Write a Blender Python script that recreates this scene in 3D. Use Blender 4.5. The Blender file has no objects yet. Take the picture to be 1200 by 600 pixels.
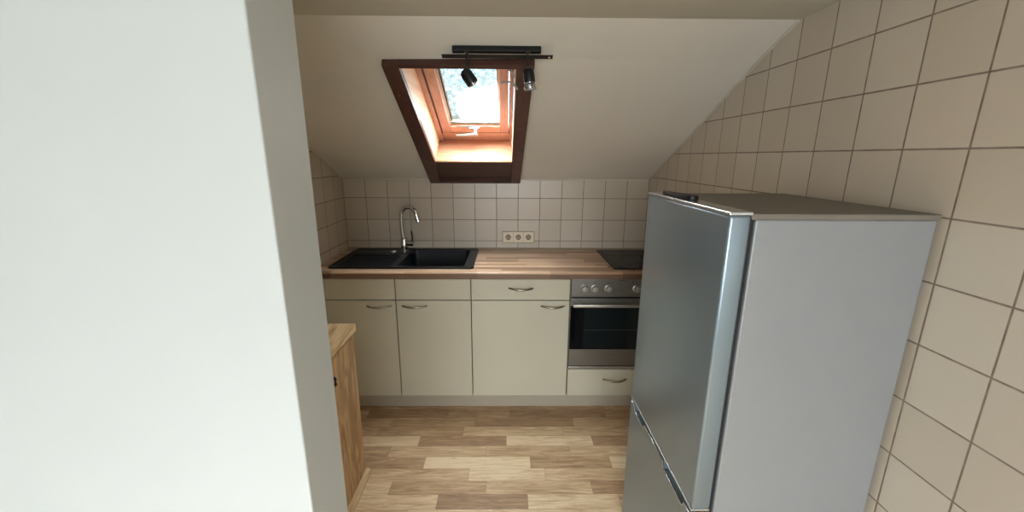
import bpy, bmesh, math, random
from mathutils import Vector, Matrix
random.seed(4)
PI = math.pi
scn = bpy.context.scene
COL = scn.collection

# ------------------------------------------------------------------ helpers
def lin(r, g, b):
    def f(c):
        c /= 255.0
        return c / 12.92 if c <= 0.04045 else ((c + 0.055) / 1.055) ** 2.4
    return (f(r), f(g), f(b), 1.0)

OFF = {}          # world offset of the space an object's vertices live in

def root(name, loc, label, cat, group=None):
    o = bpy.data.objects.new(name, None)
    o.empty_display_size = 0.05
    COL.objects.link(o)
    o.location = loc
    o['label'] = label
    o['category'] = cat
    if group:
        o['group'] = group
    OFF[o.name] = Vector(loc)
    return o

def mesh(name, bm, mat, parent=None, loc=None, smooth=None, label=None):
    """bm holds world coordinates; the object's origin is its parent's, or loc"""
    bmesh.ops.recalc_face_normals(bm, faces=bm.faces)
    w = OFF[parent.name] if parent else Vector(loc or (0, 0, 0))
    bmesh.ops.translate(bm, verts=bm.verts, vec=-w)
    me = bpy.data.meshes.new(name)
    if smooth is not None:
        for f in bm.faces:
            f.smooth = True
        for e in bm.edges:
            if len(e.link_faces) == 2 and e.calc_face_angle(0) > math.radians(smooth):
                e.smooth = False
    bm.to_mesh(me)
    bm.free()
    o = bpy.data.objects.new(name, me)
    COL.objects.link(o)
    for m in (mat if isinstance(mat, (list, tuple)) else [mat]):
        me.materials.append(m)
    if parent:
        o.parent = parent
    else:
        o.location = w
    OFF[o.name] = w
    if label:
        o['label'] = label
    return o

def tag(o, label, cat, group=None):
    o['label'] = label
    o['category'] = cat
    if group:
        o['group'] = group
    return o

def struct(o, label=None):
    o['kind'] = 'structure'
    if label:
        o['label'] = label
    return o

def copy_tree(o, parent=None):
    c = o.copy()
    COL.objects.link(c)
    if parent:
        c.parent = parent
    OFF[c.name] = OFF[o.name]
    for ch in list(o.children):
        copy_tree(ch, c)
    return c

def B():
    return bmesh.new()

def merge(dst, src):
    me = bpy.data.meshes.new('t')
    src.to_mesh(me)
    src.free()
    dst.from_mesh(me)
    bpy.data.meshes.remove(me)

def box(bm, x0, x1, y0, y1, z0, z1, bev=0.0, seg=2, fn=None, mi=0):
    t = B()
    vs = [t.verts.new((x, y, z)) for x in (x0, x1) for y in (y0, y1) for z in (z0, z1)]
    for f in ((0, 1, 3, 2), (4, 6, 7, 5), (0, 4, 5, 1), (2, 3, 7, 6), (0, 2, 6, 4), (1, 5, 7, 3)):
        t.faces.new([vs[i] for i in f])
    bmesh.ops.recalc_face_normals(t, faces=t.faces)
    if bev:
        bmesh.ops.bevel(t, geom=list(t.edges), offset=bev, segments=seg, profile=0.5, affect='EDGES')
    for f in t.faces:
        f.material_index = mi
    if fn:
        for v in t.verts:
            v.co = fn(*v.co)
    merge(bm, t)
    return bm

def prism(bm, pts, z0, z1, fn=None, bev=0.0):
    """closed outline pts (a, b) extruded from z0 to z1; fn maps (a, b, h) to world"""
    t = B()
    lo = [t.verts.new((p[0], p[1], z0)) for p in pts]
    hi = [t.verts.new((p[0], p[1], z1)) for p in pts]
    n = len(pts)
    t.faces.new(lo[::-1])
    top = t.faces.new(hi)
    for i in range(n):
        t.faces.new((lo[i], lo[(i + 1) % n], hi[(i + 1) % n], hi[i]))
    bmesh.ops.recalc_face_normals(t, faces=t.faces)
    if bev:
        bmesh.ops.bevel(t, geom=list(top.edges), offset=bev, segments=2, profile=0.5, affect='EDGES')
    if fn:
        for v in t.verts:
            v.co = fn(*v.co)
    merge(bm, t)
    return bm

def tube(bm, pts, rad, n=14, flat=1.0, up=None):
    """sweep a circle (or ellipse squashed along the frame's second axis) along pts"""
    pts = [Vector(p) for p in pts]
    rs = rad if isinstance(rad, (list, tuple)) else [rad] * len(pts)
    ref = Vector(up) if up else None
    rings = []
    for i, p in enumerate(pts):
        a = pts[max(i - 1, 0)]
        b = pts[min(i + 1, len(pts) - 1)]
        d = (b - a).normalized()
        if ref is None:
            ref = d.orthogonal()
        u = (ref - d * ref.dot(d)).normalized()
        v = d.cross(u)
        if not up:
            ref = u
        rings.append([bm.verts.new(p + u * math.cos(2 * PI * k / n) * rs[i] * flat + v * math.sin(2 * PI * k / n) * rs[i]) for k in range(n)])
    for r0, r1 in zip(rings, rings[1:]):
        for k in range(n):
            bm.faces.new((r0[k], r0[(k + 1) % n], r1[(k + 1) % n], r1[k]))
    bm.faces.new(rings[0][::-1])
    bm.faces.new(rings[-1])
    return bm

def lathe(bm, prof, c, axis=(0, 0, 1), n=32, close=True):
    """prof = [(radius, height)], revolved about axis through c"""
    ax = Vector(axis).normalized()
    u = ax.orthogonal().normalized()
    v = ax.cross(u)
    c = Vector(c)
    rings = []
    for r, h in prof:
        if r < 1e-6:
            rings.append([bm.verts.new(c + ax * h)])
        else:
            rings.append([bm.verts.new(c + ax * h + (u * math.cos(2 * PI * k / n) + v * math.sin(2 * PI * k / n)) * r) for k in range(n)])
    for a, b in zip(rings, rings[1:]):
        for k in range(n):
            k2 = (k + 1) % n
            if len(a) == 1 and len(b) == 1:
                continue
            if len(a) == 1:
                bm.faces.new((a[0], b[k2], b[k]))
            elif len(b) == 1:
                bm.faces.new((a[k], a[k2], b[0]))
            else:
                bm.faces.new((a[k], a[k2], b[k2], b[k]))
    return bm

def rrect(x0, x1, y0, y1, r, n=5):
    out = []
    for cx, cy, a0 in ((x1 - r, y1 - r, 0), (x0 + r, y1 - r, 90), (x0 + r, y0 + r, 180), (x1 - r, y0 + r, 270)):
        for k in range(n + 1):
            a = math.radians(a0 + 90 * k / n)
            out.append((cx + r * math.cos(a), cy + r * math.sin(a)))
    return out

# ------------------------------------------------------------------ materials
class NT:
    def __init__(s, name):
        s.m = bpy.data.materials.new(name)
        s.m.use_nodes = True
        s.t = s.m.node_tree
        s.p = s.t.nodes['Principled BSDF']
        s.out = s.t.nodes['Material Output']
    def n(s, typ, **kw):
        nd = s.t.nodes.new(typ)
        for k, v in kw.items():
            setattr(nd, k, v)
        return nd
    def l(s, a, b):
        s.t.links.new(a, b)
    def val(s, op, a, b=None, c=None, clamp=False):
        nd = s.n('ShaderNodeMath', operation=op)
        nd.use_clamp = clamp
        for i, x in enumerate((a, b, c)):
            if x is None:
                continue
            if isinstance(x, (int, float)):
                nd.inputs[i].default_value = x
            else:
                s.l(x, nd.inputs[i])
        return nd.outputs[0]
    def coord(s, scale=(1, 1, 1), rot=(0, 0, 0), loc=(0, 0, 0), kind='Object'):
        tc = s.n('ShaderNodeTexCoord')
        mp = s.n('ShaderNodeMapping')
        mp.inputs['Scale'].default_value = scale
        mp.inputs['Rotation'].default_value = rot
        mp.inputs['Location'].default_value = loc
        s.l(tc.outputs[kind], mp.inputs['Vector'])
        return mp.outputs[0]
    def noise(s, vec, scale=5, detail=3, rough=0.5, dist=0):
        nd = s.n('ShaderNodeTexNoise')
        nd.inputs['Scale'].default_value = scale
        nd.inputs['Detail'].default_value = detail
        nd.inputs['Roughness'].default_value = rough
        nd.inputs['Distortion'].default_value = dist
        s.l(vec, nd.inputs['Vector'])
        return nd.outputs['Fac']
    def ramp(s, fac, stops):
        nd = s.n('ShaderNodeValToRGB')
        el = nd.color_ramp.elements
        while len(el) < len(stops):
            el.new(0.5)
        for e, (p, c) in zip(el, stops):
            e.position = p
            e.color = c
        s.l(fac, nd.inputs[0])
        return nd.outputs[0]
    def mix(s, fac, a, b, mode='MIX'):
        nd = s.n('ShaderNodeMix', data_type='RGBA', blend_type=mode)
        for sock, x in ((nd.inputs[0], fac), (nd.inputs[6], a), (nd.inputs[7], b)):
            if isinstance(x, (int, float, tuple)):
                sock.default_value = x
            else:
                s.l(x, sock)
        return nd.outputs[2]
    def bump(s, h, strength=0.2, dist=0.002):
        nd = s.n('ShaderNodeBump')
        nd.inputs['Strength'].default_value = strength
        nd.inputs['Distance'].default_value = dist
        s.l(h, nd.inputs['Height'])
        s.l(nd.outputs[0], s.p.inputs['Normal'])
    def set(s, color=None, rough=None, metal=None, spec=None, coat=None):
        for k, v in (('Base Color', color), ('Roughness', rough), ('Metallic', metal), ('Specular IOR Level', spec), ('Coat Weight', coat)):
            if v is None:
                continue
            if isinstance(v, (int, float, tuple)):
                s.p.inputs[k].default_value = v
            else:
                s.l(v, s.p.inputs[k])
        return s.m

def plain(name, c, rough=0.5, metal=0.0, var=0.06, scale=12, spec=None, bump=0.0, stretch=(1, 1, 1)):
    t = NT(name)
    v = t.coord(scale=stretch)
    f = t.noise(v, scale, 3)
    lo = tuple(x * (1 - var) for x in c[:3]) + (1,)
    hi = tuple(min(1, x * (1 + var)) for x in c[:3]) + (1,)
    col = t.ramp(f, [(0.3, lo), (0.7, hi)])
    if bump:
        t.bump(t.noise(v, scale * 8, 2), bump, 0.001)
    rg = t.val('MULTIPLY_ADD', f, 0.12, rough - 0.06)
    return t.set(col, rg, metal, spec)

def wood(name, dark, light, axis=0, scale=1.0, rough=0.5, spec=None, contrast=1.0, coat=None):
    t = NT(name)
    st = [14 * scale] * 3
    st[axis] = 1.1 * scale
    v = t.coord(scale=st)
    n1 = t.noise(v, 2.2, 5, 0.6, 0.6)
    st2 = [90 * scale] * 3
    st2[axis] = 2.5 * scale
    n2 = t.noise(t.coord(scale=st2), 1.5, 3, 0.6)
    f = t.val('ADD', t.val('MULTIPLY', n1, 0.7), t.val('MULTIPLY', n2, 0.3))
    h = 0.17 / contrast
    col = t.ramp(f, [(0.5 - h, dark), (0.5 + h, light)])
    t.bump(n2, 0.12, 0.0008)
    return t.set(col, rough, 0.0, spec, coat)

TP = 0.1525          # tile pitch
ZA = 1.2809          # one tile joint height
def tile_mat(name, ua, uoff=0.0):
    t = NT(name)
    tc = t.n('ShaderNodeTexCoord')
    sp = t.n('ShaderNodeSeparateXYZ')
    t.l(tc.outputs['Object'], sp.inputs[0])
    def cell(sock, off):
        q = t.val('DIVIDE', t.val('SUBTRACT', sock, off), TP)
        fl = t.val('FLOOR', q)
        fr = t.val('SUBTRACT', q, fl)
        d = t.val('MINIMUM', fr, t.val('SUBTRACT', 1.0, fr))
        return fl, d
    cu, du = cell(sp.outputs[ua], uoff)
    cv, dv = cell(sp.outputs[2], ZA)
    d = t.val('MINIMUM', du, dv)
    g = t.val('DIVIDE', t.val('SUBTRACT', d, 0.008), 0.012, clamp=True)      # 0 in the joint, 1 on the tile
    cb = t.n('ShaderNodeCombineXYZ')
    t.l(cu, cb.inputs[0]); t.l(cv, cb.inputs[1])
    wn = t.n('ShaderNodeTexWhiteNoise')
    t.l(cb.outputs[0], wn.inputs['Vector'])
    tint = t.ramp(wn.outputs['Value'], [(0.0, lin(196, 187, 172)), (1.0, lin(207, 199, 186))])
    cl = t.noise(tc.outputs['Object'], 9, 3)
    tint = t.mix(t.val('MULTIPLY', cl, 0.35), tint, lin(190, 178, 160))
    grout = t.ramp(t.noise(tc.outputs['Object'], 30, 2), [(0.3, lin(116, 101, 90)), (0.7, lin(148, 133, 120))])
    col = t.mix(g, grout, tint)
    rg = t.val('MULTIPLY_ADD', g, -0.55, 0.85)
    t.bump(g, 0.35, 0.0015)
    return t.set(col, rg, 0.0)

M = {}
M['tile_back'] = tile_mat('tile_back', 0)
M['tile_side'] = tile_mat('tile_side', 1)
M['paint'] = plain('slope_paint', lin(221, 218, 209), 0.85, var=0.035, scale=1.8, bump=0.25)
M['paint_shaded'] = plain('ceiling_paint_shaded', lin(200, 198, 186), 0.85, var=0.03, scale=2, bump=0.25)  # same paint as the slope, its weaker light put into a darker colour
M['wall'] = plain('wall_paint', lin(196, 203, 204), 0.6, var=0.02, scale=2, bump=0.1)
M['caulk'] = plain('caulk', lin(206, 200, 186), 0.5)
M['cream'] = plain('cream_laminate', lin(199, 195, 176), 0.38, var=0.02, scale=3)
M['cream_edge'] = plain('cream_edge', lin(150, 140, 120), 0.6)
M['plinth'] = plain('plinth_laminate', lin(176, 167, 150), 0.45, var=0.03, scale=4)
M['carcass'] = plain('carcass', lin(120, 112, 98), 0.7)
M['steel'] = plain('brushed_steel', lin(142, 140, 135), 0.38, 0.9, var=0.05, scale=3, stretch=(1, 40, 60))
M['steel_dark'] = plain('handle_nickel', lin(168, 162, 150), 0.34, 1.0, var=0.03)
M['chrome'] = plain('chrome', lin(215, 218, 222), 0.1, 1.0, var=0.01)
M['granite'] = plain('black_composite', lin(13, 17, 22), 0.36, var=0.3, scale=160, spec=0.28)
M['black_glass'] = plain('black_glass', lin(8, 9, 11), 0.12, var=0.02, spec=0.08)
M['oven_glass'] = plain('oven_glass', lin(10, 13, 14), 0.09, var=0.02)
M['inner_glass'] = plain('inner_oven_glass', lin(20, 28, 30), 0.09, var=0.05)
M['black'] = plain('black_plastic', lin(18, 18, 20), 0.5)
M['black_metal'] = plain('black_metal', lin(20, 22, 26), 0.4, 0.2)
M['ring'] = plain('zone_ring', lin(84, 84, 86), 0.3)
M['socket'] = plain('socket_plastic', lin(226, 214, 190), 0.4, var=0.02)
M['socket_shadow'] = plain('socket_shadow', lin(112, 98, 80), 0.7)  # dark colour for the shadow painted around the socket frame
M['socket_in_shade'] = plain('socket_recess_shade', lin(158, 145, 124), 0.5)  # shading of the round recess put into a darker insert colour
M['dark_hole'] = plain('socket_hole', lin(28, 24, 20), 0.7)
M['knob'] = plain('knob_silver', lin(178, 176, 170), 0.35, 0.7)
M['fridge'] = plain('silver_fridge_paint', lin(140, 156, 167), 0.33, 0.62, var=0.015, scale=2)
M['fridge_body'] = plain('fridge_side', lin(150, 154, 158), 0.5, 0.3, var=0.02)
M['fridge_top'] = plain('fridge_top', lin(118, 112, 104), 0.6)
M['silver_trim'] = plain('silver_trim', lin(205, 208, 210), 0.22, 0.9, var=0.01)
M['steel_bar'] = plain('steel_bar', lin(172, 168, 160), 0.42, 0.8, var=0.03)
M['gasket'] = plain('gasket', lin(30, 32, 34), 0.7)
M['mahogany'] = wood('mahogany_trim', lin(66, 40, 34), lin(98, 62, 52), 1, 1.0, 0.42)
M['mahogany_x'] = wood('mahogany_trim_cross', lin(60, 37, 32), lin(88, 56, 47), 0, 1.0, 0.42)
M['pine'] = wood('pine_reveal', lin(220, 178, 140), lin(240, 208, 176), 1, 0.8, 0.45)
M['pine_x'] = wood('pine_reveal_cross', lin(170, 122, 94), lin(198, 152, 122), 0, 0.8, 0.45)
M['sash'] = wood('sash_wood', lin(186, 136, 120), lin(208, 164, 148), 1, 0.9, 0.4)
M['sash_x'] = wood('sash_wood_cross', lin(200, 146, 120), lin(222, 176, 150), 0, 0.9, 0.4)
M['gasket_pale'] = plain('pale_glazing_strip', lin(214, 206, 190), 0.5)
M['white_metal'] = plain('white_metal', lin(172, 166, 158), 0.35, 0.4)
def figured(name, dark, light, axis, rough):
    t = NT(name)
    st = [7.0] * 3; st[axis] = 1.3
    n0 = t.noise(t.coord(scale=st), 1.6, 3, 0.55, 1.0)
    bands = t.val('PINGPONG', t.val('MULTIPLY', n0, 7.0), 1.0)
    st2 = [70.0] * 3; st2[axis] = 3.0
    fine = t.noise(t.coord(scale=st2), 1.6, 4, 0.65)
    f = t.val('ADD', t.val('MULTIPLY', bands, 0.30), t.val('MULTIPLY', fine, 0.45))
    f = t.val('ADD', f, t.val('MULTIPLY', n0, 0.35))
    col = t.ramp(f, [(0.28, dark), (0.78, light)])
    return t.set(col, rough, 0.0)
M['oak'] = figured('oak_front', lin(128, 92, 60), lin(212, 176, 130), 2, 0.55)
M['oak_top'] = figured('oak_top', lin(158, 124, 84), lin(232, 202, 156), 1, 0.5)
M['cable'] = plain('pale_cable', lin(150, 148, 144), 0.5)
M['bronze'] = plain('bronze_joint', lin(120, 100, 82), 0.35, 0.8)

def staves(name, w, L, dark, light, rough, ax_long=0, ax_w=1):
    """butcher block: narrow staves of random length and tone"""
    t = NT(name)
    tc = t.n('ShaderNodeTexCoord')
    sp = t.n('ShaderNodeSeparateXYZ')
    t.l(tc.outputs['Object'], sp.inputs[0])
    r = t.val('FLOOR', t.val('DIVIDE', sp.outputs[ax_w], w))
    cb = t.n('ShaderNodeCombineXYZ')
    t.l(r, cb.inputs[0])
    w1 = t.n('ShaderNodeTexWhiteNoise')
    t.l(cb.outputs[0], w1.inputs['Vector'])
    q = t.val('ADD', t.val('DIVIDE', sp.outputs[ax_long], L), t.val('MULTIPLY', w1.outputs['Value'], 7.0))
    cb2 = t.n('ShaderNodeCombineXYZ')
    t.l(r, cb2.inputs[0]); t.l(t.val('FLOOR', q), cb2.inputs[1])
    w2 = t.n('ShaderNodeTexWhiteNoise')
    t.l(cb2.outputs[0], w2.inputs['Vector'])
    sc = [2.0, 60.0, 60.0]
    gr = t.noise(t.coord(scale=sc), 1.6, 4, 0.6, 0.4)
    f = t.val('ADD', t.val('MULTIPLY', w2.outputs['Value'], 0.62), t.val('MULTIPLY', gr, 0.38))
    col = t.ramp(f, [(0.12, dark), (0.82, light)])
    return t.set(col, rough, 0.0)
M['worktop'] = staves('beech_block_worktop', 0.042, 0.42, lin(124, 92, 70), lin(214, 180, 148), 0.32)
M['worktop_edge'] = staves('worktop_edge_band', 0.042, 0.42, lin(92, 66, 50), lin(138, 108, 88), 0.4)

def floor_mat():
    t = NT('laminate_planks')
    at = t.n('ShaderNodeAttribute', attribute_name='tone')
    uv = t.n('ShaderNodeUVMap')
    sp = t.n('ShaderNodeSeparateXYZ')
    t.l(uv.outputs[0], sp.inputs[0])
    vv = t.n('ShaderNodeVectorMath', operation='ADD')
    off = t.n('ShaderNodeCombineXYZ')
    t.l(t.val('MULTIPLY', at.outputs['Fac'], 37.0), off.inputs[0]); t.l(t.val('MULTIPLY', at.outputs['Fac'], 3.0), off.inputs[1])
    t.l(t.coord(), vv.inputs[0]); t.l(off.outputs[0], vv.inputs[1])
    mp = t.n('ShaderNodeMapping'); mp.inputs['Scale'].default_value = (1.6, 17, 1)
    t.l(vv.outputs[0], mp.inputs['Vector'])
    grain = t.noise(mp.outputs[0], 2.6, 6, 0.66, 1.6)
    fine = t.noise(t.coord(scale=(4, 110, 1)), 1.6, 3, 0.6)
    blotch = t.noise(t.coord(scale=(1.5, 5, 1)), 2.5, 2)
    f = t.val('ADD', at.outputs['Fac'], t.val('MULTIPLY', t.val('SUBTRACT', grain, 0.5), 1.7))
    f = t.val('ADD', f, t.val('MULTIPLY', t.val('SUBTRACT', fine, 0.5), 0.6))
    f = t.val('ADD', f, t.val('MULTIPLY', t.val('SUBTRACT', blotch, 0.5), 0.35))
    col = t.ramp(f, [(0.0, lin(150, 120, 92)), (0.3, lin(180, 147, 112)), (0.65, lin(210, 180, 142)), (1.0, lin(236, 213, 177))])
    e = t.val('MINIMUM', sp.outputs[0], sp.outputs[1])
    seam = t.val('DIVIDE', e, 0.0016, clamp=True)
    col = t.mix(seam, lin(120, 94, 70), col)
    return t.set(col, t.val('MULTIPLY_ADD', fine, 0.15, 0.36), 0.0)
M['floor'] = floor_mat()

def pane_mat():
    """clear pane with water drops on its upper and left part"""
    t = NT('wet_window_glass')
    tc = t.n('ShaderNodeTexCoord')
    sp = t.n('ShaderNodeSeparateXYZ')
    t.l(tc.outputs['Generated'], sp.inputs[0])
    vec = tc.outputs['Object']
    wob = t.noise(vec, 14, 2)
    up = t.val('SUBTRACT', t.val('ADD', sp.outputs[1], t.val('MULTIPLY', sp.outputs[0], -0.20)), 0.26)
    left = t.val('SUBTRACT', 0.22, sp.outputs[0])
    m = t.val('ADD', t.val('MAXIMUM', t.val('MULTIPLY', up, 1.0), left), t.val('MULTIPLY', t.val('SUBTRACT', wob, 0.5), 0.25))
    m = t.val('MULTIPLY', m, 60.0, clamp=True)
    drops = t.noise(vec, 150, 4, 0.75)
    big = t.noise(vec, 30, 3, 0.6)
    d = t.val('MULTIPLY_ADD', t.val('SUBTRACT', big, 0.5), 0.45, drops)
    tint = t.ramp(d, [(0.36, (0.125, 0.165, 0.172, 1)), (0.48, (0.175, 0.205, 0.208, 1)), (0.57, (0.23, 0.245, 0.246, 1)), (0.66, (0.6, 0.6, 0.6, 1))])
    col = t.mix(m, (1, 1, 1, 1), tint)
    tr = t.n('ShaderNodeBsdfTransparent')
    t.l(col, tr.inputs[0])
    gl = t.n('ShaderNodeBsdfGlossy')
    gl.inputs['Roughness'].default_value = 0.02
    mx = t.n('ShaderNodeMixShader')
    mx.inputs[0].default_value = 0.05
    t.l(tr.outputs[0], mx.inputs[1]); t.l(gl.outputs[0], mx.inputs[2])
    t.l(mx.outputs[0], t.out.inputs[0])
    return t.m
M['pane'] = pane_mat()

def clear_mat(name, tintc=(1, 1, 1, 1), gloss=0.12):
    t = NT(name)
    tr = t.n('ShaderNodeBsdfTransparent')
    tr.inputs[0].default_value = tintc
    gl = t.n('ShaderNodeBsdfGlossy')
    gl.inputs['Roughness'].default_value = 0.03
    mx = t.n('ShaderNodeMixShader')
    mx.inputs[0].default_value = gloss
    t.l(tr.outputs[0], mx.inputs[1]); t.l(gl.outputs[0], mx.inputs[2])
    t.l(mx.outputs[0], t.out.inputs[0])
    return t.m
M['clear'] = clear_mat('clear_glass')
M['bulb_glass'] = clear_mat('bulb_glass', (0.8, 0.82, 0.84, 1), 0.35)

# ------------------------------------------------------------------ measures
W = 14 * TP                # kitchen width 2.135
ZK = 1.413                 # height where the roof slope starts
AL = 0.42954               # slope angle
CA, SA = math.cos(AL), math.sin(AL)
ZW = 0.9163                # worktop height
YF = -0.60                 # cabinet fronts
S1, CR_Y, CR_Z = 1.2585, -1.144, 1.937      # crease in the slope
CE_Y, CE_Z = -1.3525, 2.021                 # where the flat ceiling starts

def SL(x, s, o=0.0):
    """x across, s up along the slope, o outwards through the roof"""
    return Vector((x, -s * CA + o * SA, ZK + s * SA + o * CA))

# ------------------------------------------------------------------ the room
# floor: every strip of the laminate is a face that carries its own tone
def build_floor():
    bm = B()
    tone = bm.faces.layers.float.new('tone')
    uvl = bm.loops.layers.uv.new('UVMap')
    w = 0.0838
    y0 = -0.587 + w * 7
    known = {
        7: ([0.779, 1.162, 1.759], [.2, .3, .12, .3]),  # row at the kickboard: shade there is included in these low tones
        8: ([0.949, 1.545], [.42, .22, .42]),
        9: ([0.89, 1.473], [.38, .62, .5]),
        10: ([0.649, 1.141, 1.629], [.85, .22, .9, .28]),
        11: ([0.505, 1.03, 1.489], [.35, .6, .5, .6]),
        12: ([0.712, 1.267, 1.692], [.32, .98, .3, .9]),
        13: ([0.952, 1.337], [.6, .88, .62]),
        14: ([0.579, 1.043, 1.558], [.8, .42, .6, .25]),
        15: ([0.819, 1.243, 1.674], [.8, .15, .8, .7]),
        16: ([0.694, 1.081, 1.48], [.65, .8, .7, .75]),
    }
    X0, X1 = -1.1, W + 0.02
    rng = random.Random(7)
    for r in range(0, 62):
        ya, yb = y0 - w * r, y0 - w * (r + 1)
        if r in known:
            cuts, tones = known[r]
            cuts = list(cuts); tones = list(tones)
            a = cuts[0] - 0.5
            while a > X0:
                cuts.insert(0, a); tones.insert(0, rng.uniform(.2, .9)); a -= 0.5
            a = cuts[-1] + 0.5
            while a < X1:
                cuts.append(a); tones.append(rng.uniform(.2, .9)); a += 0.5
        else:
            cuts, a = [], X0 + rng.uniform(0.1, .5)
            while a < X1:
                cuts.append(a); a += rng.uniform(.38, .58)
            tones = [rng.uniform(.2, .9) for _ in range(len(cuts) + 1)]
        xs = [X0] + cuts + [X1]
        for k in range(len(xs) - 1):
            a, b = xs[k], xs[k + 1]
            vs = [bm.verts.new((a, ya, 0)), bm.verts.new((a, yb, 0)), bm.verts.new((b, yb, 0)), bm.verts.new((b, ya, 0))]
            f = bm.faces.new(vs)
            f[tone] = tones[k]
            for lp, (u, v) in zip(f.loops, ((0, 0), (0, w), (b - a, w), (b - a, 0))):
                lp[uvl].uv = (u, v)
    return bm
bmf = build_floor()
me = bpy.data.meshes.new('floor')
bmf.to_mesh(me); bmf.free()
for p in me.polygons:
    if p.normal.z < 0:
        p.flip()
fl = bpy.data.objects.new('floor', me); COL.objects.link(fl); me.materials.append(M['floor'])
struct(fl, 'light and brown laminate strip floor')
HB = -4.6                 # back of the hall behind the camera
PY0, PY1 = -2.165, -2.004 # wall with the doorway
PX = 0.735

struct(mesh('wall_back', box(B(), -0.1, W + 0.1, 0.0, 0.1, 0, 1.55), M['tile_back']), 'white square tiled knee wall behind the worktop')
struct(mesh('wall_left', box(B(), -0.1, 0.0, PY0, 0.1, 0, 2.3), M['tile_side']), 'white tiled wall left of the sink')
struct(mesh('wall_right', box(B(), W, W + 0.1, HB - .1, 0.1, 0, 2.3), M['tile_side']), 'white tiled wall behind the fridge')
struct(mesh('wall_doorway', box(B(), -1.1, PX, PY0, PY1, 0, CE_Z, 0.004), M['wall']), 'pale painted wall end beside the oak cabinet')
struct(mesh('wall_hall', box(B(), -1.2, -1.1, HB - .1, PY1, 0, 2.3), M['wall']))
bm = B()
WX0, WX1, WZ0, WZ1 = 0.15, 1.75, 0.85, 1.9
box(bm, -1.2, WX0, HB - .1, HB, 0, 2.3); box(bm, WX1, W + .1, HB - .1, HB, 0, 2.3)
box(bm, WX0, WX1, HB - .1, HB, 0, WZ0); box(bm, WX0, WX1, HB - .1, HB, WZ1, 2.3)
struct(mesh('wall_front', bm, M['wall']))
w2 = bpy.data.objects.new('fill_window', None); COL.objects.link(w2); w2.location = (1.0, HB, WZ0); struct(w2, 'unseen window added behind the viewer to light the cabinet fronts'); OFF['fill_window'] = Vector((1.0, HB, WZ0))  # added window, out of view, supplies fill light for the cabinet fronts
bm = B()
for a, b, c, d in ((WX0, WX0 + .06, WZ0, WZ1), (WX1 - .06, WX1, WZ0, WZ1), (WX0, WX1, WZ0, WZ0 + .06), (WX0, WX1, WZ1 - .06, WZ1), (.93, .97, WZ0, WZ1)):
    box(bm, a, b, HB - .08, HB - .03, c, d, .004)
mesh('window_frame', bm, M['wall'], w2)
mesh('pane', box(B(), WX0 + .05, WX1 - .05, HB - .06, HB - .055, WZ0 + .05, WZ1 - .05), M['clear'], w2)

# flat ceiling
struct(mesh('ceiling', box(B(), -1.2, W + .1, HB - .1, CE_Y, CE_Z, CE_Z + .08), M['paint_shaded']), 'flat ceiling strip above the slope')

# roof slope with the opening for the skylight
HX0, HX1, HS0, HS1 = 0.70, 1.173, 0.335, 1.228
bm = B()
def sbox(bm, x0, x1, s0, s1, o0, o1, bev=0.0):
    return box(bm, x0, x1, s0, s1, o0, o1, bev, fn=SL)
QX0, QX1 = HX0 - .015, HX1 + .015
sbox(bm, -.1, QX0, -.08, S1, 0, .06)
sbox(bm, QX1, W + .1, -.08, S1, 0, .06)
sbox(bm, QX0, QX1, -.08, .268, 0, .06)
sbox(bm, QX0, QX1, .268, HS0 - .016, 0, .004)
sbox(bm, QX0, QX1, HS1 + .017, S1, 0, .004)
sbox(bm, QX0, QX1, HS1 + .035, S1 + .03, .004, .06)
prism(bm, [(CR_Y, CR_Z), (CE_Y, CE_Z), (CE_Y, CE_Z + .08), (CR_Y + .02, CR_Z + .08)], -.1, W + .1, fn=lambda a, b, h: Vector((h, a, b)))
struct(mesh('ceiling_slope', bm, M['paint']), 'pale rough painted roof slope around the skylight')

# thin sealing strips along the slope
bm = B()
tube(bm, [SL(W - .003, 0.0, -.003), SL(W - .003, S1, -.003), (W - .003, CE_Y, CE_Z - .003)], .006, 8)
struct(mesh('trim_1', bm, M['caulk']))
bm = B()
tube(bm, [SL(.003, 0.0, -.003), SL(.003, S1, -.003), (.003, CE_Y, CE_Z - .003)], .005, 8)
struct(mesh('trim_2', bm, M['caulk']))
bm = B()
tube(bm, [(0, -.003, ZK - .002), (.6, -.003, ZK - .002)], .005, 8)
tube(bm, [(1.25, -.003, ZK - .002), (W, -.003, ZK - .002)], .005, 8)
struct(mesh('trim_3', bm, M['caulk']))

# ------------------------------------------------------------------ skylight
win = bpy.data.objects.new('window_1', None); COL.objects.link(win)
win.location = SL(.94, 0.0); OFF[win.name] = SL(.94, 0.0)
win['kind'] = 'structure'
win['label'] = 'roof window in a dark mahogany surround in the slope'
TH = -.03
def board(name, quad, o0, o1, mat, bev=.003):
    return mesh(name, prism(B(), quad, o1, o0, fn=SL, bev=bev), mat, win)
ob = (.612, -.006); ot = (.650, 1.250); obr = (1.232, -.002); otr = (1.249, 1.262)
board('trim_board', [ob, (.678, -.006), (.702, .34), (.714, 1.232), (.714, 1.252), ot], 0, TH, M['mahogany'])
board('trim_board', [(1.170, -.004), obr, otr, (1.178, 1.260), (1.178, 1.232), (1.171, .34)], 0, TH, M['mahogany'])
board('trim_board', [(.7135, 1.232), (1.1785, 1.232), (1.1785, 1.260), (.7135, 1.252)], 0, TH + .002, M['mahogany_x'])
board('trim_panel', [(.678, .022), (1.1705, .022), (1.1705, .328), (.701, .328)], 0, -.006, M['mahogany_x'])
board('trim_lip', [(.678, -.006), (1.1705, -.004), (1.1705, .022), (.678, .022)], 0, TH, M['mahogany_x'])
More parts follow.
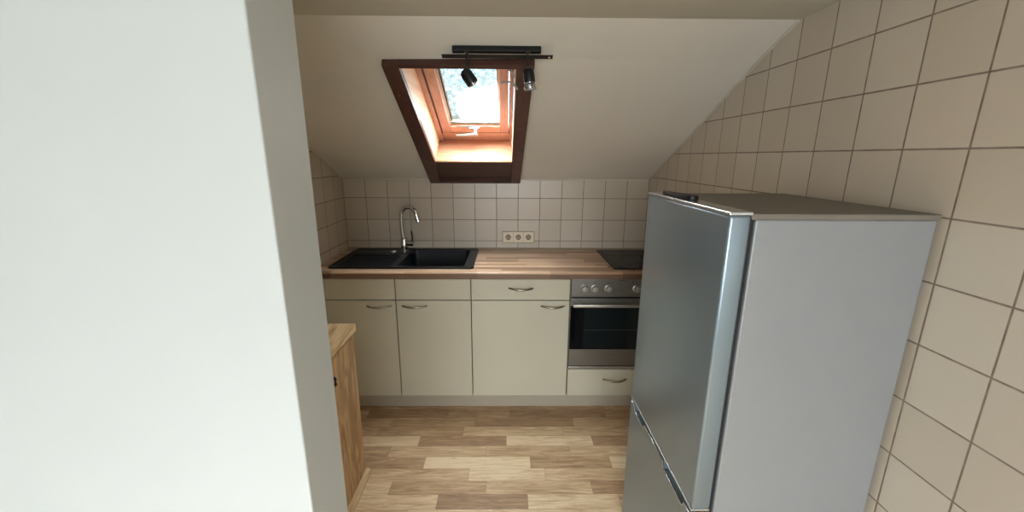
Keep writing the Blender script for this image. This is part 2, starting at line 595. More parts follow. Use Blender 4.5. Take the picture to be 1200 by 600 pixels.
# reveal of pine boards
mesh('reveal_board', prism(B(), [(HS0 - .19, .26), (HS0 - .005, -.012), (HS1 + .02, -.012), (HS1 + .06, .26)], HX0 - .014, HX0, fn=lambda s, o, x: SL(x, s, o)), M['pine'], win)
mesh('reveal_board', prism(B(), [(HS0 - .19, .26), (HS0 - .005, -.012), (HS1 + .02, -.012), (HS1 + .06, .26)], HX1, HX1 + .014, fn=lambda s, o, x: SL(x, s, o)), M['pine'], win)
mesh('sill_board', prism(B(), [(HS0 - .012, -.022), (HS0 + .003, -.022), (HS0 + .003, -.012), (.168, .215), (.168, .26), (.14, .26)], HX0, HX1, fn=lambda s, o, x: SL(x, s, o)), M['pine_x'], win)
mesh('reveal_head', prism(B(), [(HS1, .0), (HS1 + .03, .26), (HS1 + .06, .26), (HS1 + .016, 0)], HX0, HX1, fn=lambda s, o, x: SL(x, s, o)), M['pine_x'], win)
# fixed frame
bm = B()
sbox(bm, .7005, .727, .16, 1.27, .186, .29, .002); sbox(bm, 1.157, 1.1725, .16, 1.27, .186, .29, .002)
mesh('window_frame', bm, M['sash'], win)
bm = B()
sbox(bm, .727, 1.157, .172, .278, .206, .29, .002); sbox(bm, .731, 1.153, 1.225, 1.27, .205, .29, .002)
mesh('frame_rail', bm, M['sash_x'], win)
bm = B()
sbox(bm, HX0, HX1, .160, .1715, .194, .212); sbox(bm, .7272, .7325, .28, 1.22, .194, .21); sbox(bm, 1.1515, 1.1568, .28, 1.22, .194, .21)
sbox(bm, .7325, 1.1515, .2785, .287, .200, .21)
mesh('frame_gap_shade', bm, M['mahogany_x'], win)  # dark strips draw the shade in the gaps around frame and sash
# opening sash
GX0, GX1, GS0, GS1 = .788, 1.098, .372, 1.165
bm = B()
sbox(bm, .734, GX0, .288, 1.222, .196, .262, .004); sbox(bm, GX1, 1.150, .288, 1.222, .196, .262, .004)
sa = mesh('sash', bm, M['sash'], win)
bm = B()
sbox(bm, GX0, GX1, .288, GS0 - .012, .197, .262, .004); sbox(bm, GX0, GX1, GS1, 1.222, .197, .262, .004)
mesh('sash_rail', bm, M['sash_x'], sa)
bm = B()
sbox(bm, GX0, GX0 + .010, GS0, GS1, .222, .262, .001); sbox(bm, GX1 - .010, GX1, GS0, GS1, .222, .262, .001)
sbox(bm, GX0, GX1, GS0 - .012, GS0 + .010, .216, .262, .001); sbox(bm, GX0, GX1, GS1 - .01, GS1, .222, .262, .001)
sbox(bm, GX0 + .016, GX0 + .02, GS0 + .01, GS1, .232, .25); 
mesh('glazing_strip', bm, M['gasket_pale'], sa)
bm = B()
sbox(bm, GX0 + .012, GX1 - .012, GS0 + .004, GS0 + .009, .212, .217)
sbox(bm, GX0 + .040, GX1 - .050, GS0 - .0105, GS0 - .0075, .195, .198)
sbox(bm, GX0 + .011, GX0 + .014, GS0 + .01, GS1, .225, .24)
mesh('glazing_seal', bm, M['gasket'], sa)
# the glass has its own axes so that its drops follow the pane
pm = B()
hw, hs = (GX1 - GX0) / 2, (GS1 - GS0) / 2
box(pm, -hw - .004, hw + .004, -hs - .004, hs + .004, -.003, .003)
pme = bpy.data.meshes.new('pane'); pm.to_mesh(pme); pm.free(); pme.materials.append(M['pane'])
pane = bpy.data.objects.new('pane', pme); COL.objects.link(pane); pane.parent = sa
c = SL((GX0 + GX1) / 2, (GS0 + GS1) / 2, .24) - OFF['window_1']
ex, es, eo = Vector((1, 0, 0)), Vector((0, -CA, SA)), Vector((0, SA, CA))
pane.matrix_local = Matrix.Translation(c) @ Matrix((ex, es, ex.cross(es))).transposed().to_4x4()
# handle
bm = B()
sbox(bm, .905, .968, .340, .362, .186, .198, .004)
tube(bm, [SL(.945, .351, .196), SL(.945, .351, .160), SL(.943, .347, .152)], [.012, .011, .010], 12)
tube(bm, [SL(.957, .345, .154), SL(.92, .339, .154), SL(.87, .329, .156), SL(.826, .327, .156)], [.013, .012, .0085, .0085], 12, flat=.7)
mesh('window_handle', bm, M['white_metal'], win, smooth=40, label='pale metal lever handle')
# screw caps in the surround
for x, s in ((.667, 1.047), (.657, .753), (.648, .36), (1.205, .76), (1.20, .32)):
    bm = B()
    lathe(bm, [(0, -.001), (.006, -.001), (.0075, .002), (.0075, .006)], SL(x, s, TH - .002), (0, SA, CA), 14)
    mesh('screw', bm, M['bronze'], win, smooth=40)

# ------------------------------------------------------------------ cabinets
def bow_handle(x0, x1, z, yf, parent):
    """curved strap handle bowing out towards the room"""
    bm = B()
    pts, rad = [], []
    n = 16
    for k in range(n + 1):
        q = k / n
        a = math.sin(PI * q)
        pts.append((x0 + (x1 - x0) * q, yf - .004 - .028 * a ** .8, z + .006 - .004 * a))
        rad.append(.0042 + .0022 * a)
    tube(bm, pts, rad, 12, flat=.55, up=(0, 1, 0))
    for x in (x0 + .012, x1 - .012):
        tube(bm, [(x, yf + .001, z + .003), (x, yf - .008, z + .004)], .005, 10)
    return mesh('handle', bm, M['steel_dark'], parent, smooth=50)

def front(name, x0, x1, z0, z1, parent, label=None):
    bm = box(B(), x0, x1, YF, YF + .018, z0, z1, .0015)
    return mesh(name, bm, M['cream'], parent, label=label)

def carcass(x0, x1, parent, z0=.106, z1=.8775):
    bm = B()
    t = .016
    y0, y1 = YF + .0185, -.03
    box(bm, x0, x0 + t, y0, y1, z0, z1); box(bm, x1 - t, x1, y0, y1, z0, z1)
    box(bm, x0 + t, x1 - t, y0, y1, z0, z0 + t); box(bm, x0 + t, x1 - t, y1 - .01, y1, z0 + t, z1)
    return mesh('carcass', bm, M['carcass'], parent)

GAP = .0028
XA, XB, XC, XD, XE = .044, .4874, .9309, 1.5151, 2.105
ZB, ZD, ZF = .1093, .7395, .8691
cab = root('base_cabinet', (XB, -.3, 0), 'cream double-door base cabinet with blank top panels under the black sink', 'cabinet', 'cream base cabinets under the worktop')
carcass(XA, XC - .001, cab)
front('top_panel', XA + GAP, XB - GAP, ZD + GAP, ZF, cab)
front('top_panel', XB + GAP, XC - GAP, ZD + GAP, ZF, cab)
d = front('door', XA + GAP, XB - GAP, ZB, ZD - GAP, cab); bow_handle(.313, .462, .700, YF, d)
d = front('door', XB + GAP, XC - GAP, ZB, ZD - GAP, cab); bow_handle(.522, .672, .700, YF, d)

cab = root('base_cabinet', ((XC + XD) / 2, -.3, 0), 'cream base cabinet with one drawer above one wide door beside the oven', 'cabinet', 'cream base cabinets under the worktop')
carcass(XC + .001, XD - .001, cab)
d = front('drawer', XC + GAP, XD - GAP, ZD + GAP, ZF, cab); bow_handle(1.152, 1.297, .810, YF, d)
d = front('door', XC + GAP, XD - GAP, ZB, ZD - GAP, cab); bow_handle(1.343, 1.484, .700, YF, d)

cab = root('oven_cabinet', ((XD + XE) / 2, -.3, 0), 'cream housing cabinet with a low drawer under the steel oven', 'cabinet')
carcass(XD + .001, XE, cab)
d = front('drawer', XD + .005, XE - GAP, ZB, .289, cab); bow_handle(1.739, 1.888, .218, YF, d)
mesh('shelf', box(B(), XD + .018, XE - .017, YF + .02, -.05, .284, .300), M['carcass'], cab)

tag(mesh('filler_strip', box(B(), .002, XA - .001, YF + .002, YF + .018, 0.001, ZF, .001), M['cream'], loc=(.02, YF, 0)), 'narrow cream filler strip closing the gap at the left tiled wall', 'filler', 'filler strips at the ends of the cabinet row')
tag(mesh('filler_strip', box(B(), XE + .001, W - .002, YF + .002, YF + .018, 0.001, ZF, .001), M['cream'], loc=(2.12, YF, 0)), 'narrow cream filler strip behind the fridge right of the oven', 'filler', 'filler strips at the ends of the cabinet row')
tag(mesh('kickboard', box(B(), .003, W - .003, YF + .05, YF + .066, 0.001, .1055, .001), M['plinth'], loc=(1.0, -.55, 0)), 'long cream kickboard along the floor below the cabinets', 'kickboard')

# worktop with the cut-out for the sink bowl
BX0, BX1, BY0, BY1 = .482, .886, -.518, -.080       # bowl
bm = B()
z0 = ZW - .038
YT = -.622
def nose(bm, x0, x1, ya, yb):
    box(bm, x0, x1, ya, yb, z0, ZW)
# front rail with rounded upper edge, profile in (y, z)
prof = [(-.56, z0), (YT + .002, z0), (YT + .002, ZW - .010), (YT, ZW - .009)]
for k in range(7):
    a = PI - PI / 2 * k / 6
    prof.append((YT + .009 + .009 * math.cos(a), ZW - .009 + .009 * math.sin(a)))
prof.append((-.56, ZW))
prism(bm, prof, .002, W - .002, fn=lambda a, b, h: Vector((h, a, b)))
CX0, CX1, CY0, CY1 = BX0 - .012, BX1 + .012, BY0 - .012, BY1 + .012
nose(bm, .002, CX0, -.56, -.002); nose(bm, CX1, W - .002, -.56, -.002)
nose(bm, CX0, CX1, -.56, CY0); nose(bm, CX0, CX1, CY1, -.002)
wk = mesh('worktop', bm, M['worktop'], loc=(0, 0, ZW), smooth=35)
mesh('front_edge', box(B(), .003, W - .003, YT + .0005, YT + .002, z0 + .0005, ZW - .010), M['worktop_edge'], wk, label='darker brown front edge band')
tag(wk, 'long beech butcher-block worktop over the cream cabinets', 'worktop')
tag(mesh('sealing_strip', prism(B(), [(-.0005, ZW), (-.012, ZW), (-.0005, ZW + .01)], .003, W - .003, fn=lambda a, b, h: Vector((h, a, b))), M['cream_edge'], loc=(1, 0, ZW)), 'thin brownish sealing strip where the worktop meets the tiles', 'sealing strip')

# ------------------------------------------------------------------ sink
sk = root('sink', (.5, -.3, ZW), 'black composite sink with a drainer on its left, set in the wooden worktop', 'sink')
SX0, SX1, SY0, SY1 = .082, .942, -.550, -.040
ZR = ZW + .009
bm = B()
def ring(bm, outer, inner, z0, z1):
    """flat plate with a hole: outer and inner outlines with equal counts"""
    n = len(outer)
    ot = [bm.verts.new((x, y, z1)) for x, y in outer]; it = [bm.verts.new((x, y, z1)) for x, y in inner]
    ob_ = [bm.verts.new((x, y, z0)) for x, y in outer]; ib = [bm.verts.new((x, y, z0)) for x, y in inner]
    for i in range(n):
        j = (i + 1) % n
        bm.faces.new((ot[i], ot[j], it[j], it[i])); bm.faces.new((ob_[i], ib[i], ib[j], ob_[j]))
        bm.faces.new((ot[i], ob_[i], ob_[j], ot[j])); bm.faces.new((it[i], it[j], ib[j], ib[i]))
DX1 = .475
ring(bm, rrect(SX0 + .0, SX1, SY0, SY1, .022), rrect(SX0 + .018, SX1 - .018, SY0 + .018, SY1 - .018, .014), ZW + .0005, ZR + .003)
# plate inside the raised rim, left of bowl = drainer, behind bowl = tap ledge
box(bm, SX0 + .017, BX0, SY0 + .017, SY1 - .017, ZW + .0005, ZR - .002)
box(bm, BX0, BX1, BY1, SY1 - .017, ZW + .0005, ZR)
box(bm, BX0, SX1 - .017, SY0 + .017, BY0, ZW + .0005, ZR)
box(bm, BX1, SX1 - .017, BY0, SY1 - .017, ZW + .0005, ZR)
tap = prism(bm, rrect(.345, .505, -.19, -.058, .012), ZR - .003, ZR)
plate = mesh('sink_plate', bm, M['granite'], sk, smooth=30)
bm = B()
for k in range(9):
    y = -.505 + k * .037
    x1 = .44 + .0 * k
    tube(bm, [(SX0 + .04, y, ZR - .003), (x1 if k < 8 else .33, y, ZR - .003)], .0048, 8)
mesh('drainer', bm, M['granite'], sk, smooth=50)
bm = B()
top = rrect(BX0 + .001, BX1 - .001, BY0 + .001, BY1 - .001, .03)
mid = rrect(BX0 + .010, BX1 - .010, BY0 + .010, BY1 - .010, .032)
low = rrect(BX0 + .04, BX1 - .04, BY0 + .04, BY1 - .04, .03)
top_o = rrect(BX0 - .006, BX1 + .006, BY0 - .006, BY1 + .006, .02)
loops = [(top_o, ZW - .004), (top_o, ZR - .004), (top, ZR - .001), (mid, ZR - .10), (low, ZR - .165)]
lv = [[bm.verts.new((x, y, z)) for x, y in pts] for pts, z in loops]
for a, b in zip(lv, lv[1:]):
    n = len(a)
    for i in range(n):
        bm.faces.new((a[i], a[(i + 1) % n], b[(i + 1) % n], b[i]))
bm.faces.new(lv[-1])
bw = mesh('bowl', bm, M['granite'], sk, smooth=50)
bm = B()
lathe(bm, [(0, .004), (.022, .004), (.024, .009), (.040, .009), (.043, .003), (.043, 0)], ((BX0 + BX1) / 2, (BY0 + BY1) / 2 + .05, ZR - .165), n=28)
mesh('strainer', bm, M['chrome'], bw, smooth=40)
bm = B()
lathe(bm, [(0, .011), (.011, .012), (.018, .010), (.021, .004), (.0215, 0)], (.365, -.150, ZR + .0005), n=28)
mesh('drain_knob', bm, M['chrome'], sk, smooth=50, label='round chrome drain control knob')

# ------------------------------------------------------------------ tap
TX, TY = .430, -.105
fc = root('kitchen_faucet', (TX, TY, ZR + .001), 'tall chrome single-lever mixer tap with a gooseneck spout behind the black sink', 'faucet')
bm = B()
lathe(bm, [(0, 0), (.027, 0), (.027, .004), (.0235, .006), (.0235, .082), (.021, .088), (.0125, .092), (0, .092)], (TX, TY, ZR + .0005), n=32)
mesh('body', bm, M['chrome'], fc, smooth=35)
bm = B()
dx, dy = math.cos(math.radians(-14)), math.sin(math.radians(-14))
pts = [(TX - .004, TY, ZR + .085), (TX - .009, TY, ZR + .15), (TX - .010, TY, ZR + .215), (TX - .009, TY, ZR + .236)]
cxr, R = .056, .056
base = Vector((TX - .009, TY, ZR + .245))
for k in range(0, 15):
    a = PI - math.radians(170) * k / 14
    off = cxr + R * math.cos(a)
    pts.append(base + Vector((dx * off, dy * off, R * math.sin(a) * 1.05)))
last = Vector(pts[-1]); prev = Vector(pts[-2]); dr = (last - prev).normalized()
pts += [last + dr * .02, last + dr * .050]
tube(bm, pts, [.0135] * 4 + [.0135] * 12 + [.0137] * 3 + [.0138, .0138], 18)
mesh('spout', bm, M['chrome'], fc, smooth=50)
bm = B()
lathe(bm, [(.0, .052), (.0130, .052), (.0155, .050), (.0155, .0), (0, 0)], tuple(last), tuple(dr), 20)
mesh('nozzle', bm, M['chrome'], fc, smooth=40)
bm = B()
lathe(bm, [(0, .018), (.0175, .018), (.0185, .022), (.0185, .060), (.0165, .068), (0, .070)], (TX, TY, ZR + .052), (1, -.12, .04), 26)
lev = mesh('lever_housing', bm, M['chrome'], fc, smooth=40)
bm = B()
tube(bm, [(TX + .058, TY - .008, ZR + .066), (TX + .060, TY - .009, ZR + .10), (TX + .056, TY - .010, ZR + .130), (TX + .055, TY - .010, ZR + .144)], [.0045, .0048, .0058, .0040], 12)
mesh('lever', bm, M['black'], lev, smooth=50, label='thin dark lever')

# ------------------------------------------------------------------ socket
SKX0, SKX1, SKZ0, SKZ1 = 1.112, 1.334, .966, 1.044
so = root('wall_socket', ((SKX0 + SKX1) / 2, 0, SKZ0), 'cream triple wall socket on the tiles above the worktop', 'socket')
bm = B()
cz = (SKZ0 + SKZ1) / 2
centers = [SKX0 + .039 + .072 * k for k in range(3)]
Rr = .0205
# face plate with three round openings: strips of quads around each circle
def plate_cell(bm, x0, x1, z0, z1, cx, cz, r, y, n=32):
    circ, sq = [], []
    for k in range(n):
        a = 2 * PI * k / n
        c_, s_ = math.cos(a), math.sin(a)
        circ.append(bm.verts.new((cx + r * c_, y, cz + r * s_)))
        tx = (x1 - cx) / c_ if c_ > 1e-9 else ((x0 - cx) / c_ if c_ < -1e-9 else 1e9)
        tz = (z1 - cz) / s_ if s_ > 1e-9 else ((z0 - cz) / s_ if s_ < -1e-9 else 1e9)
        q = min(tx, tz)
        sq.append(bm.verts.new((cx + q * c_, y, cz + q * s_)))
    back = [bm.verts.new((v.co.x, -.001, v.co.z)) for v in circ]
    for k in range(n):
        j = (k + 1) % n
        bm.faces.new((circ[k], circ[j], sq[j], sq[k]))
        bm.faces.new((circ[k], back[k], back[j], circ[j]))
edges_x = [SKX0 + .002, (centers[0] + centers[1]) / 2, (centers[1] + centers[2]) / 2, SKX1 - .002]
for k in range(3):
    plate_cell(bm, edges_x[k], edges_x[k + 1], SKZ0 + .002, SKZ1 - .002, centers[k], cz, Rr, -.0125)
for a, b, c_, d_ in ((SKX0, SKX0 + .003, SKZ0, SKZ1), (SKX1 - .003, SKX1, SKZ0, SKZ1), (SKX0, SKX1, SKZ0, SKZ0 + .003), (SKX0, SKX1, SKZ1 - .003, SKZ1)):
    box(bm, a, b, -.0125, -.0005, c_, d_, .001)
mesh('cover_frame', bm, M['socket'], so, smooth=30)
for k in range(3):
    bm = B()
    lathe(bm, [(0, .0), (.0203, .0), (.0203, .003)], (centers[k], -.0045, cz), (0, -1, 0), 28)
    ins = mesh('socket_insert', bm, M['socket_in_shade'], so, smooth=40)
    bm = B()
    for dx_ in (-.0095, .0095):
        lathe(bm, [(0, .0006), (.0034, .0006), (.0034, 0)], (centers[k] + dx_, -.0045, cz + .002), (0, -1, 0), 14)
    for dz_ in (-.0165, .0165):
        box(bm, centers[k] - .005, centers[k] + .005, -.008, -.002, cz + dz_ - .0024, cz + dz_ + .0024)
    mesh('contact', bm, M['dark_hole'], ins, label='dark contact holes')
mesh('shadow_plate', box(B(), SKX0 - .003, SKX1 + .004, -.004, -.0004, SKZ0 - .004, SKZ1 + .002), M['socket_shadow'], so)  # slightly larger dark plate draws the shadow edge of the socket
for k in (1, 2):
    x = edges_x[k]
    mesh('divider', box(B(), x - .0010, x + .0010, -.0130, -.012, SKZ0 + .003, SKZ1 - .003), M['cream_edge'], so)

# ------------------------------------------------------------------ hob
hb = root('hob', (2.0, -.28, ZW), 'black glass ceramic hob with ring cooking zones in the worktop above the oven', 'hob')
HBX0, HBX1, HBY0, HBY1 = 1.545, 2.105, -.548, -.045
HBX0 = 1.779 - 0.0
HBX1 = 2.120
# the glass plate
mesh('glass_plate', prism(B(), rrect(HBX0 - .0, HBX1, HBY0, HBY1, .006), ZW + .0003, ZW + .006, bev=.0015), M['black_glass'], hb)
def zone(cx, cy, r):
    bm = B()
    for rr in (r, r * .62):
        n = 48
        a = [bm.verts.new((cx + rr * math.cos(2 * PI * k / n), cy + rr * math.sin(2 * PI * k / n), ZW + .0064)) for k in range(n)]
        b = [bm.verts.new((cx + (rr - .004) * math.cos(2 * PI * k / n), cy + (rr - .004) * math.sin(2 * PI * k / n), ZW + .0064)) for k in range(n)]
        c_ = [bm.verts.new((v.co.x, v.co.y, ZW + .0058)) for v in a]
        for k in range(n):
            j = (k + 1) % n
            bm.faces.new((a[k], a[j], b[j], b[k])); bm.faces.new((c_[k], c_[j], a[j], a[k]))
    mesh('cooking_zone', bm, M['ring'], hb, label='faint grey ring')
zone(1.945, -.25, .125)
zone(1.89, -.47, .055)

# ------------------------------------------------------------------ oven
ov = root('oven', (1.81, -.3, .3), 'built-in stainless steel oven with black glass door and round knobs', 'oven')
OX0, OX1 = XD + .006, XE - .003
bm = B()
box(bm, XD + .02, XE - .02, YF + .015, -.06, .302, .868)
mesh('oven_body', bm, M['black'], ov)
cp = mesh('control_panel', box(B(), OX0, OX1, YF - .003, YF + .014, .7625, .8735, .002), M['steel'], ov)
for x in (1.598, 1.659, 1.739, 1.905, 1.985, 2.045):
    bm = B()
    lathe(bm, [(.024, 0), (.024, .004), (.0195, .006), (.0185, .020), (.016, .023), (0, .0235)], (x, YF - .003, .815), (0, -1, 0), 28)
    box(bm, x - .0028, x + .0028, YF - .031, YF - .020, .799, .831, .001)
    kn = mesh('knob', bm, M['knob'], cp, smooth=40)
bm = B()
for x in (1.598, 1.659, 1.739, 1.905, 1.985):
    mesh('indicator_mark', lathe(B(), [(0, .0006), (.0028, .0006), (.0028, 0)], (x, YF - .003, .8465), (0, -1, 0), 12), M['black'], cp)
for x in (1.762, 1.880):
    mesh('indicator_light', lathe(B(), [(0, .0006), (.0035, .0006), (.0035, 0)], (x, YF - .003, .852), (0, -1, 0), 12), M['black'], cp)
bm = B()
for k in range(6):
    box(bm, 1.797 + .0075 * k, 1.802 + .0075 * k, YF - .0034, YF - .003, .8625, .8665)
mesh('lettering', bm, M['black'], cp, label='tiny illegible dark lettering')
dr_ = mesh('oven_door', box(B(), OX0, OX1, YF - .003, YF + .012, .3165, .7530, .002), M['steel'], ov, label='steel oven door')
mesh('door_glass', box(B(), OX0 + .001, OX1 - .001, YF - .0055, YF - .003, .4270, .7060, .001), M['oven_glass'], dr_, label='black glass pane')
iw = mesh('inner_window', box(B(), 1.605, 2.015, YF - .0058, YF - .0055, .436, .694), M['inner_glass'], dr_, label='slightly lighter see-through part of the glass')
mesh('rack_line', box(B(), 1.607, 2.013, YF - .0060, YF - .0058, .553, .5545), M['ring'], iw)
bm = B()
box(bm, OX0 + .008, OX1 - .008, YF - .048, YF - .036, .7105, .7290, .004)
for x in (OX0 + .05, OX1 - .05):
    box(bm, x - .010, x + .010, YF - .037, YF - .003, .714, .726, .002)
mesh('door_handle', bm, M['steel_bar'], dr_, smooth=40, label='flat silver bar handle')
mesh('bottom_trim', box(B(), OX0, OX1, YF - .004, YF + .010, .2965, .3115, .001), M['silver_trim'], ov)

# ------------------------------------------------------------------ fridge
FX, FY0, FY1 = 1.642, -1.975, -1.430
ZT = 1.446
fr = root('fridge', (1.88, -1.7, 0), 'tall silver fridge-freezer with two doors standing at the right wall', 'fridge')
mesh('fridge_body', box(B(), FX + .062, W - .015, FY0 + .004, FY1 - .004, .02, ZT - .018, .004), M['fridge_body'], fr)
mesh('fridge_top', box(B(), FX + .050, W - .012, FY0, FY1, ZT - .018, ZT - .004, .003), M['fridge_top'], fr, label='brownish grey top plate')
mesh('door_gasket', box(B(), FX + .050, FX + .062, FY0 + .012, FY1 - .012, .05, ZT - .02), M['gasket'], fr)
ZG0, ZG1 = .618, .634
up = mesh('door', box(B(), FX, FX + .050, FY0, FY1, ZG1 + .006, ZT - .008, .007, 3), M['fridge'], fr, smooth=40)
mesh('door_trim', box(B(), FX - .001, FX + .052, FY0, FY1, ZT - .008, ZT, .002), M['silver_trim'], up, label='bright silver strip along the door top')
mesh('door_trim', box(B(), FX - .0015, FX + .050, FY0, FY1, ZG1, ZG1 + .007, .002), M['silver_trim'], up)
# lower door with two grip recesses in its top edge, outline in (y, z)
def lower_outline():
    p = [(FY0, .06), (FY1, .06), (FY1, ZG0)]
    for a, b in ((-1.462, -1.590), (-1.765, -1.930)):
        p += [(a, ZG0), (a - .012, ZG0 - .020), (b + .012, ZG0 - .020), (b, ZG0)]
    return p + [(FY0, ZG0)]
lo = mesh('door', prism(B(), lower_outline(), FX, FX + .022, fn=lambda a, b, h: Vector((h, a, b))), M['fridge'], fr)
bm = box(B(), FX + .022, FX + .050, FY0, FY1, .06, ZG0 - .022, .002)
mesh('door_back', bm, M['gasket'], lo)
bm = B()
pts = [Vector((FX + .002, y, z)) for y, z in lower_outline()[2:]]
tube(bm, pts, .0032, 8)
mesh('door_trim', bm, M['silver_trim'], lo, smooth=50)
for x, y in ((FX + .09, FY0 + .04), (FX + .09, FY1 - .04), (W - .06, FY0 + .04), (W - .06, FY1 - .04)):
    mesh('foot', lathe(B(), [(0, .0), (.018, .0), (.018, .022), (0, .022)], (x, y, 0), n=16), M['black'], fr)

def cover_pts():
    p = [(1.655, -1.530), (1.660, -1.528)]
    p += [(1.690, -1.700)]
    for k in range(9):
        a = math.radians(10 - 170 * k / 8)
        p.append((1.673 + .018 * math.cos(a), -1.705 + .018 * math.sin(a)))
    return p
tag(mesh('plastic_cover', prism(B(), cover_pts(), ZT + .0005, ZT + .013, bev=.003), M['black'], loc=(1.69, -1.7, ZT), smooth=40),
    'black tapered plastic piece with a round end lying on top of the silver fridge', 'cover')

# ------------------------------------------------------------------ oak sideboard
sbx = root('sideboard', (.22, -1.5, 0), 'oak-coloured sideboard at the left wall, partly behind the pale wall end', 'cabinet')
SBX, SBY0, SBY1 = .430, -1.995, -1.118
mesh('tabletop', box(B(), .004, SBX + .014, SBY0 - .004, SBY1 + .004, .778, .812, .0015), M['oak_top'], sbx)
mesh('body', box(B(), .004, SBX - .018, SBY0, SBY1, .002, .770), M['oak'], sbx)
mesh('shadow_gap', box(B(), .006, SBX - .020, SBY0 + .002, SBY1 - .004, .770, .778), M['cream_edge'], sbx)
d1 = mesh('door', box(B(), SBX - .0175, SBX, -1.545, SBY1, .024, .768, .001), M['oak'], sbx)
d2 = mesh('door', box(B(), SBX - .0175, SBX, SBY0, -1.549, .024, .768, .001), M['oak'], sbx)
bm = B()
for dz in (-.012, .012):
    tube(bm, [(SBX, -1.372, .666 + dz), (SBX + .010, -1.372, .666 + dz)], .004, 10)
tube(bm, [(SBX + .010, -1.372, .644), (SBX + .015, -1.372, .654), (SBX + .012, -1.372, .666), (SBX + .015, -1.372, .678), (SBX + .010, -1.372, .688)], [.0025, .005, .004, .005, .0025], 12)
mesh('handle', bm, M['black'], d1, smooth=50, label='small black handle')
mesh('floor_strip', prism(B(), [(SBX, .001), (SBX + .026, .001), (SBX + .024, .012), (SBX + .012, .022), (SBX, .024)], SBY0, SBY1 + .010, fn=lambda a, b, h: Vector((a, h, b))), M['oak_top'], sbx)

# ------------------------------------------------------------------ ceiling spots
lp = root('ceiling_spotlight', SL(1.10, 1.31, -.02), 'black two-spot ceiling lamp on a bar at the top of the roof window', 'lamp')
bm = B()
sbox(bm, .896, 1.313, 1.305, 1.325, TH - .006, TH - .003, .0008)
mesh('mounting_strip', bm, M['black_metal'], lp)
bm = B()
lathe(bm, [(0, .001), (.004, .001), (.004, 0)], SL(1.300, 1.315, TH - .0065), (0, -SA, -CA), 12)
mesh('screw_hole', bm, M['socket'], lp)
bm = B()
def UP(x, s, o):      # along the upper, flatter bit of the slope
    p = SL(x, S1, 0)
    e = Vector((0, CE_Y - CR_Y, CE_Z - CR_Z)).normalized()
    n = Vector((0, -e.z * -1, 0)) ; n = Vector((0, e.z, -e.y))
    return p + e * s + n * o
box(bm, .936, 1.268, .062, .080, -.024, -.001, .003, fn=UP)
mesh('lamp_bar', bm, M['black_metal'], lp)
def spot(x, topz, y, head_c, ax, r, l, bulb=False):
    bm = B()
    tube(bm, [(x, y, topz), (x, y, head_c[2] + .030)], .0042, 10)
    lathe(bm, [(0, 0), (.010, 0), (.010, .006), (0, .006)], (x, y, topz - .006), n=16)
    st = mesh('stem', bm, M['black_metal'], lp, smooth=40)
    bm = B()
    a = Vector(ax).normalized()
    c = Vector(head_c) - a * l * .5
    lathe(bm, [(0, -.008), (r * .55, -.006), (r * .85, 0), (r, .012), (r, l - .004), (r * .95, l), (r * .86, l), (r * .84, l - .012), (0, l - .018)], c, a, 26)
    hd = mesh('spot_head', bm, M['black_metal'], lp, smooth=40)
    bm = B()
    tube(bm, [(x, y, head_c[2] + .034), tuple(c + Vector((0, 0, .004)))], .007, 10)
    mesh('joint', bm, M['bronze'], hd, smooth=40)
    bm = B()
    if bulb:
        lathe(bm, [(r * .72, l - .014), (r * .98, l + .006), (r * 1.14, l + .018), (r * 1.16, l + .022), (r * 1.08, l + .024), (0, l + .022)], c, a, 26)
    else:
        lathe(bm, [(r * .60, l - .014), (r * .80, l - .001), (r * .80, l + .001), (r * .74, l + .002), (0, l + .001)], c, a, 26)
    mesh('bulb', bm, M['bulb_glass'], hd, smooth=50, label='clear reflector bulb')
spot(.993, 1.942, -1.235, (.9985, -1.235, 1.850), (.030, -.004, -.040), .0225, .052)
spot(1.2185, 1.942, -1.235, (1.2235, -1.235, 1.856), (.006, -.004, -.045), .0215, .045, True)

# pale bent cables at the right side of the opening
for nm, pts in (('upper', [(1.105, -1.08, 1.922), (1.125, -1.078, 1.920), (1.143, -1.076, 1.914), (1.157, -1.074, 1.904), (1.166, -1.072, 1.893), (1.1705, -1.07, 1.880)]),
                ('lower', [(1.116, -1.10, 1.853), (1.128, -1.098, 1.859), (1.150, -1.096, 1.860), (1.163, -1.094, 1.854), (1.176, -1.09, 1.843), (1.184, -1.088, 1.832)])):
    o = mesh('curved_cable', tube(B(), pts, .0048, 10), M['cable'], loc=pts[2], smooth=50)
    tag(o, '%s of the two short pale cables bent across the right side of the roof window' % nm, 'cable', 'pale cables at the roof window')

# ------------------------------------------------------------------ light
wd = bpy.data.worlds.new('overcast_sky')
scn.world = wd
wd.use_nodes = True
wt = wd.node_tree
bg = wt.nodes['Background']
bg.inputs[0].default_value = (.90, .96, 1.0, 1)
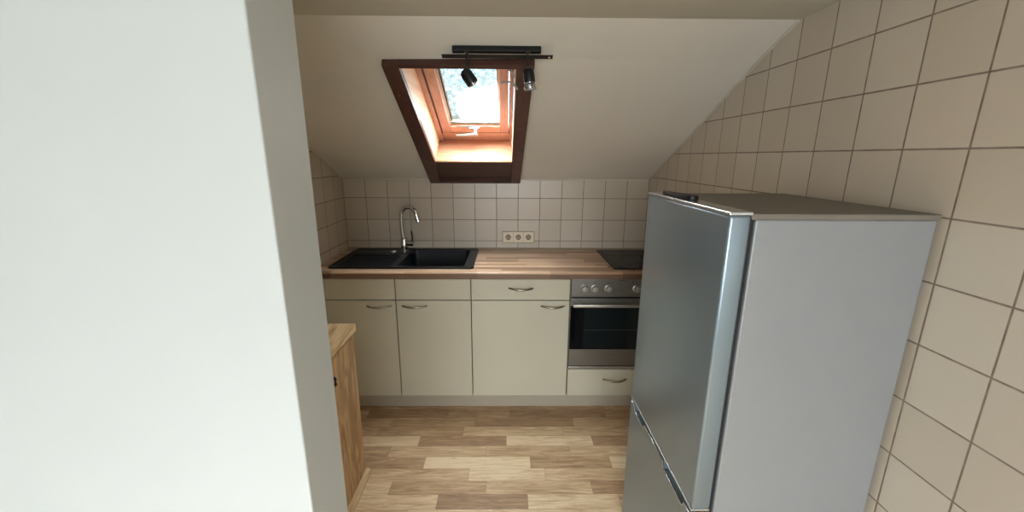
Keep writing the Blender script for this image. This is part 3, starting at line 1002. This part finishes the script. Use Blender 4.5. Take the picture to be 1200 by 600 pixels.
# overcast sky: brighter towards the zenith than at the horizon
tcw = wt.nodes.new('ShaderNodeTexCoord'); sxyz = wt.nodes.new('ShaderNodeSeparateXYZ')
ma = wt.nodes.new('ShaderNodeMath'); ma.operation = 'MULTIPLY_ADD'; ma.use_clamp = False
mx_ = wt.nodes.new('ShaderNodeMath'); mx_.operation = 'MAXIMUM'; mx_.inputs[1].default_value = 0.0
wt.links.new(tcw.outputs['Generated'], sxyz.inputs[0]); wt.links.new(sxyz.outputs[2], mx_.inputs[0])
wt.links.new(mx_.outputs[0], ma.inputs[0]); ma.inputs[1].default_value = 27.0; ma.inputs[2].default_value = 8.0
wt.links.new(ma.outputs[0], bg.inputs[1])

def portal(name, loc, rot, sx, sy):
    ld = bpy.data.lights.new(name, 'AREA')
    ld.shape = 'RECTANGLE'; ld.size = sx; ld.size_y = sy
    ld.cycles.is_portal = True
    o = bpy.data.objects.new(name, ld); COL.objects.link(o)
    o.location = loc; o.rotation_euler = rot
    return o
nrm = -eo
p = portal('skylight_portal', SL((GX0 + GX1) / 2, (GS0 + GS1) / 2, .30), (0, 0, 0), GX1 - GX0 + .04, GS1 - GS0 + .04)
p.rotation_euler = nrm.to_track_quat('-Z', 'Y').to_euler()
portal('fill_window_portal', (1.0, HB - .12, (WZ0 + WZ1) / 2), Vector((0, 1, 0)).to_track_quat('-Z', 'Z').to_euler(), WX1 - WX0, WZ1 - WZ0)  # samples the sky through the added fill window

# ------------------------------------------------------------------ camera
cd = bpy.data.cameras.new('camera')
cam = bpy.data.objects.new('camera', cd); COL.objects.link(cam)
F = Vector((0.01180201, 0.9716515, -0.23612301)); Rv = Vector((0.99992694, -0.01085114, 0.00532615)); U = Vector((-0.00261295, 0.23616862, 0.97170858))
cam.matrix_world = Matrix.Translation((1.14342928, -2.87564328, 1.56266002)) @ Matrix((Rv, U, -F)).transposed().to_4x4()
cd.sensor_width = 36.0
cd.lens = 477.2387 / 1200 * 36.0
cd.clip_start = 0.02
scn.camera = cam

vs = scn.view_settings
vs.view_transform = 'Standard'; vs.look = 'None'; vs.gamma = 1.0; vs.use_curve_mapping = False
vs.exposure = 0.85
scn.cycles.use_denoising = True
scn.cycles.max_bounces = 10
scn.cycles.diffuse_bounces = 6
scn.cycles.transparent_max_bounces = 12
scn.cycles.sample_clamp_indirect = 12.0
